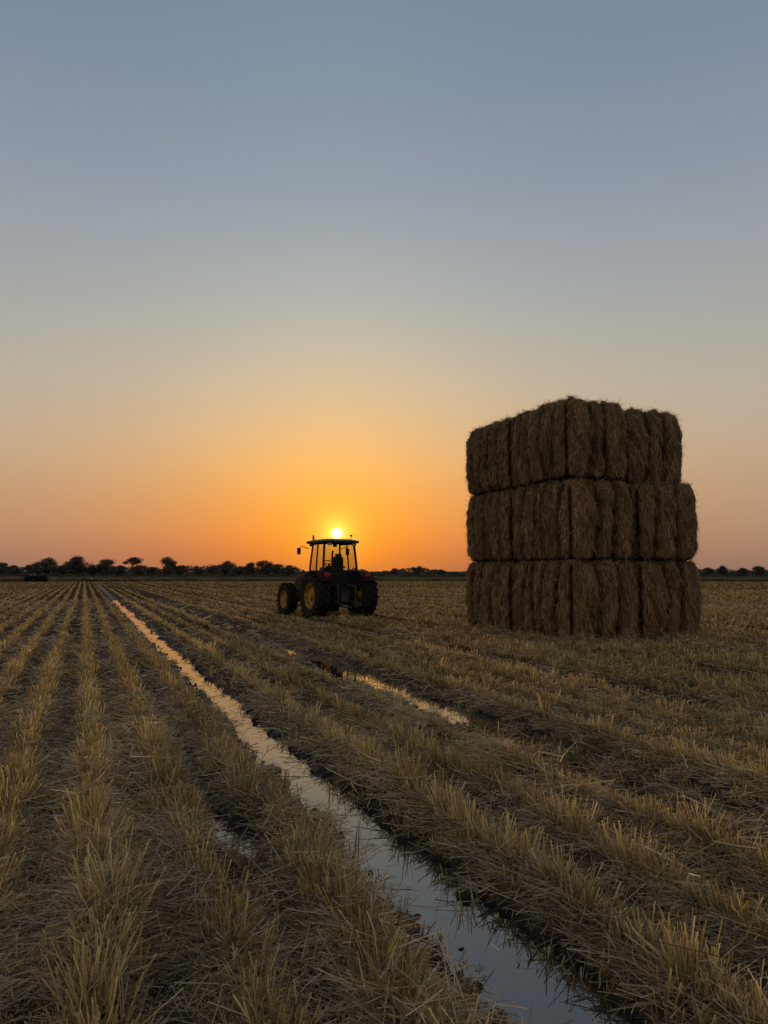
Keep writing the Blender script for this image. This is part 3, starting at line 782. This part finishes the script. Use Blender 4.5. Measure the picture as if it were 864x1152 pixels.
# ------------------------------------------------------------ trees
M_leaf = plain('hazed_foliage', (0.100, 0.088, 0.070), noise=0.4, nscale=0.6, diffuse=True)  # foliage colour lightened to paint in distance haze
M_bark = plain('bark', (0.07, 0.055, 0.04), 0.9, noise=0.3, spec=0.1)
def leaf_cloud(C, s):
    N = len(C); a = unit(R.normal(size=(N, 3))); b = unit(np.cross(a, R.normal(size=(N, 3))))
    s = s[:, None]
    V = np.stack([C - a * s, C - b * s * 0.6, C + a * s, C + b * s * 0.6], 1).reshape(-1, 3)
    return V, np.arange(N * 4).reshape(N, 4)
def make_tree(H, Wd, kind, seed):
    rg = random.Random(seed)
    bm = bm_new()
    flat = kind == 'flat'
    th = H * (0.5 if flat else 0.36)
    add_tube(bm, [(0, 0, -0.3), (0.05, 0, th * 0.5), (0.1 * rg.uniform(-1, 1), 0.1, th)], 0.30, 9, 0.18)
    blobs = []
    for i in range(9 if flat else 24):
        a = rg.uniform(0, 6.28)
        if flat:
            rr = Wd * 0.5 * rg.uniform(0.2, 0.85); zz = H * rg.uniform(0.60, 0.88)
        else:
            ph = rg.uniform(-1, 1); rr = Wd * 0.40 * math.sqrt(1 - ph * ph * 0.9) * rg.uniform(0.3, 1.05); zz = H * (0.48 + 0.32 * ph)
        e = (rr * math.cos(a), rr * math.sin(a), zz)
        add_tube(bm, [(0, 0, th * rg.uniform(0.6, 0.95)), (e[0] * 0.5, e[1] * 0.5, (th + zz) / 2 * 1.02), e], 0.10, 6, 0.03)
        blobs.append((e, H * rg.uniform(0.13, 0.22)))
    blobs.append(((0, 0, H * 0.82), H * 0.16))
    Cs, Ss = [], []
    for (e, r) in blobs:
        n = 320
        d = unit(R.normal(size=(n, 3))) * (R.uniform(size=(n, 1)) ** 0.45) * np.array([1.2, 1.2, 0.6 if flat else 0.9]) * r
        d = d * (1 + 0.18 * R.normal(size=(n, 1)))
        Cs.append(np.array(e) + d); Ss.append(R.uniform(0.10, 0.26, n))
    V, F = leaf_cloud(np.concatenate(Cs), np.concatenate(Ss))
    cm = np_mesh('crown', V, F)
    bmesh.ops.recalc_face_normals(bm, faces=bm.faces)
    tm = bpy.data.meshes.new('trunk'); bm.to_mesh(tm); bm.free()
    tm.materials.append(M_bark); cm.materials.append(M_leaf)
    return tm, cm
vari = [make_tree(8, 8.5, 'round', 11), make_tree(8, 9, 'flat', 2), make_tree(8, 7.5, 'round', 13), make_tree(8, 10, 'round', 14), make_tree(8, 8, 'flat', 5), make_tree(8, 9.2, 'round', 16)]
TY = 350
tl = [(-25, .8, 3, 1.3), (3, .74, 0, 1.7), (17, .62, 2, 1.6), (39, .70, 5, 1.4), (56, 1.12, 3, 1.30), (72, .66, 2, 1.4), (88, 1.14, 5, 1.40), (106, .62, 3, 1.4), (121, .94, 0, 1.35), (135, .62, 2, 1.5), (149, 1.08, 1, 1.05), (157, .62, 2, 1.5), (173, .50, 0, 1.8),
      (190, 1.12, 2, .95), (204, .60, 5, 1.6), (224, .44, 2, 1.9), (241, .54, 0, 1.7), (257, .88, 3, 1.2), (270, .58, 2, 1.6), (283, .82, 5, 1.2), (299, .92, 2, 1.3), (313, .66, 0, 1.5), (326, .60, 3, 1.6), (444, .42, 0, 1.5), (470, .50, 5, 1.3), (496, .36, 3, 1.5),
      (796, .48, 2, 1.5), (812, .60, 5, 1.3), (834, .44, 0, 1.6), (853, .56, 2, 1.4), (895, .8, 0, 1.2)]
for i, (px, sc, vi, wx) in enumerate(tl):
    Yt = TY + random.uniform(-18, 18)
    root = bpy.data.objects.new('tree', None); COL.objects.link(root)
    root.location = ((px - 432) / 832 * Yt, Yt, -0.05); root.scale = (sc * wx, sc * wx, sc * 1.02); root.rotation_euler[2] = random.uniform(0, 6.28)
    root['label'] = 'dark spreading tree with umbrella crown on the horizon' if vi in (1, 4) else 'dark rounded leafy tree on the horizon'
    root['category'] = 'tree'; root['group'] = 'trees along the far field edge'
    t_, c_ = vari[vi]
    link('trunk', t_, None, root); link('crown', c_, None, root)
N = 60000
x = R.uniform(-620, 620, N); yb = R.uniform(365, 405, N)
hp = 2.8 - 1.0 * np.clip((x + 60) / 60, -1, 1) + 1.0 * sn(x, x * 0, 60, 301) + 0.8 * sn(x, x * 0, 14, 302) + 0.6 * sn(x, x * 0, 5, 303)
hp = np.clip(hp, 1.4, 6)
C = np.stack([x, yb, R.uniform(0, 1, N) ** 0.8 * hp], 1)
V, F = leaf_cloud(C, R.uniform(0.3, 0.75, N))
w = link('far_wood', np_mesh('far_wood', V, F), M_leaf)
w['kind'] = 'stuff'; w['label'] = 'low dark line of bushes and woodland on the horizon'; w['category'] = 'wood'

# ------------------------------------------------------------ sky and sun
SUN_AZ = math.atan2(379 - 432, 832)
SUN_EL = rad(2.95)
sdir = Vector((math.sin(SUN_AZ) * math.cos(SUN_EL), math.cos(SUN_AZ) * math.cos(SUN_EL), math.sin(SUN_EL)))
world = bpy.data.worlds.new('World'); scene.world = world; world.use_nodes = True
nt = world.node_tree; nt.nodes.clear(); L = nt.links.new
def math_(op, a=None, b=None, clamp=False):
    n = nt.nodes.new('ShaderNodeMath'); n.operation = op; n.use_clamp = clamp
    for i, s_ in enumerate((a, b)):
        if s_ is None: continue
        if isinstance(s_, (int, float)): n.inputs[i].default_value = s_
        else: L(s_, n.inputs[i])
    return n.outputs[0]
def vmath(op, a, b=None):
    n = nt.nodes.new('ShaderNodeVectorMath'); n.operation = op
    for i, s_ in enumerate((a, b)):
        if s_ is None: continue
        if isinstance(s_, (tuple, Vector)): n.inputs[i].default_value = tuple(s_)
        else: L(s_, n.inputs[i])
    return n
tc = nt.nodes.new('ShaderNodeTexCoord')
nd = vmath('NORMALIZE', tc.outputs['Generated']).outputs[0]
sp = nt.nodes.new('ShaderNodeSeparateXYZ'); L(nd, sp.inputs[0])
el = math_('DIVIDE', math_('ARCSINE', sp.outputs['Z']), math.pi / 2)
flat = vmath('NORMALIZE', vmath('MULTIPLY', nd, (1, 1, 0)).outputs[0]).outputs[0]
caz = vmath('DOT_PRODUCT', flat, Vector((math.sin(SUN_AZ), math.cos(SUN_AZ), 0))).outputs['Value']
az = math_('ARCCOSINE', math_('MINIMUM', caz, 0.999999))
d = lambda deg: deg / 90
C_ = [(d(0), lin((198, 102, 46))), (d(1.5), lin((224, 119, 40))), (d(3), lin((240, 138, 42))), (d(5.5), lin((243, 158, 66))), (d(8), lin((240, 175, 98))), (d(10.5), lin((230, 184, 126))),
      (d(14), lin((212, 188, 153))), (d(18), lin((190, 184, 168))), (d(22), lin((171, 175, 174))), (d(28), lin((149, 159, 169))), (d(34), lin((134, 147, 163))), (d(42), lin((122, 136, 155))), (d(65), lin((106, 121, 145))), (d(90), lin((98, 113, 138)))]
E_ = [(d(0), lin((142, 116, 100))), (d(1.5), lin((160, 128, 107))), (d(3), lin((172, 140, 114))), (d(5.5), lin((183, 153, 125))), (d(8), lin((187, 163, 137))), (d(10.5), lin((186, 168, 148))),
      (d(14), lin((178, 171, 157))), (d(18), lin((167, 167, 162))), (d(22), lin((155, 161, 165))), (d(28), lin((140, 150, 163))), (d(34), lin((127, 140, 158))), (d(42), lin((116, 130, 152))), (d(65), lin((104, 119, 144))), (d(90), lin((98, 113, 138)))]
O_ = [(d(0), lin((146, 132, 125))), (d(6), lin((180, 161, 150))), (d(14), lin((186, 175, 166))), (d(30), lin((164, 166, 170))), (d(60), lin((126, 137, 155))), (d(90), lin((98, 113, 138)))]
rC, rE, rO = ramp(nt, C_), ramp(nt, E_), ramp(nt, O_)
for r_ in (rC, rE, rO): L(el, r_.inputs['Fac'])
g1 = math_('DIVIDE', az, rad(17)); g2 = math_('EXPONENT', math_('MULTIPLY', math_('POWER', g1, 1.7), -1.0))
mCE = nt.nodes.new('ShaderNodeMixRGB'); L(g2, mCE.inputs[0]); L(rE.outputs[0], mCE.inputs[1]); L(rC.outputs[0], mCE.inputs[2])
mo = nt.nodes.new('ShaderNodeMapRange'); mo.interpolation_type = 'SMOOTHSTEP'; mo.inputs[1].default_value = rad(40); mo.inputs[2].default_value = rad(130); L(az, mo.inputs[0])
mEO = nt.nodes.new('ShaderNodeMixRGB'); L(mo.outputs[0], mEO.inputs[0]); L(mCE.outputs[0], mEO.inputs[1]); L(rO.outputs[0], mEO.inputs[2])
dist = vmath('LENGTH', vmath('SUBTRACT', nd, sdir).outputs[0]).outputs['Value']
def glow(sig, col, amp):
    e = math_('EXPONENT', math_('MULTIPLY', dist, -1.0 / sig))
    n = nt.nodes.new('ShaderNodeMixRGB'); n.blend_type = 'MULTIPLY'; n.inputs[0].default_value = 1; n.inputs[1].default_value = (*col, 1)
    L(math_('MULTIPLY', e, amp), n.inputs[2]); return n.outputs[0]
def addc(a, b):
    n = nt.nodes.new('ShaderNodeMixRGB'); n.blend_type = 'ADD'; n.inputs[0].default_value = 1; L(a, n.inputs[1]); L(b, n.inputs[2]); return n.outputs[0]
tot = addc(mEO.outputs[0], glow(0.085, (1.0, 0.48, 0.01), 0.44))
tot = addc(tot, glow(0.013, (1.0, 0.66, 0.10), 1.5))
disc = nt.nodes.new('ShaderNodeMapRange'); disc.interpolation_type = 'SMOOTHSTEP'
disc.inputs[1].default_value = 0.0082; disc.inputs[2].default_value = 0.0056; L(dist, disc.inputs[0])
dm = nt.nodes.new('ShaderNodeMixRGB'); dm.blend_type = 'MULTIPLY'; dm.inputs[0].default_value = 1; dm.inputs[1].default_value = (6.0, 4.2, 1.0, 1); L(disc.outputs[0], dm.inputs[2])
tot = addc(tot, dm.outputs[0])
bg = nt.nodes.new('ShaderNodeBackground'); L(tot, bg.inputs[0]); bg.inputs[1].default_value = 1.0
sky = nt.nodes.new('ShaderNodeTexSky'); sky.sky_type = 'NISHITA'; sky.sun_disc = False; sky.sun_elevation = SUN_EL; sky.sun_rotation = SUN_AZ; sky.dust_density = 3
bg2 = nt.nodes.new('ShaderNodeBackground'); L(sky.outputs[0], bg2.inputs[0]); bg2.inputs[1].default_value = 0.001
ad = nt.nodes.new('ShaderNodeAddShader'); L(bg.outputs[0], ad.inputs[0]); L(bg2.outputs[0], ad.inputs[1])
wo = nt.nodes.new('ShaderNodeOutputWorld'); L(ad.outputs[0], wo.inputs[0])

sl = bpy.data.lights.new('sun', 'SUN'); sl.energy = 1.3; sl.angle = rad(0.6); sl.color = (1.0, 0.60, 0.26)
so = bpy.data.objects.new('sun', sl); COL.objects.link(so)
so.rotation_euler = (-sdir).to_track_quat('-Z', 'Y').to_euler()

# ------------------------------------------------------------ camera
cam = bpy.data.cameras.new('camera'); co = bpy.data.objects.new('camera', cam); COL.objects.link(co)
cam.sensor_fit = 'VERTICAL'; cam.sensor_height = 36; cam.lens = 26; cam.clip_end = 8000; cam.clip_start = 0.05
co.location = (0, 0, 1.62); co.rotation_euler = (rad(90 + 4.6), 0, 0)
scene.camera = co
scene.view_settings.view_transform = 'Standard'; scene.view_settings.look = 'None'; scene.view_settings.exposure = 0
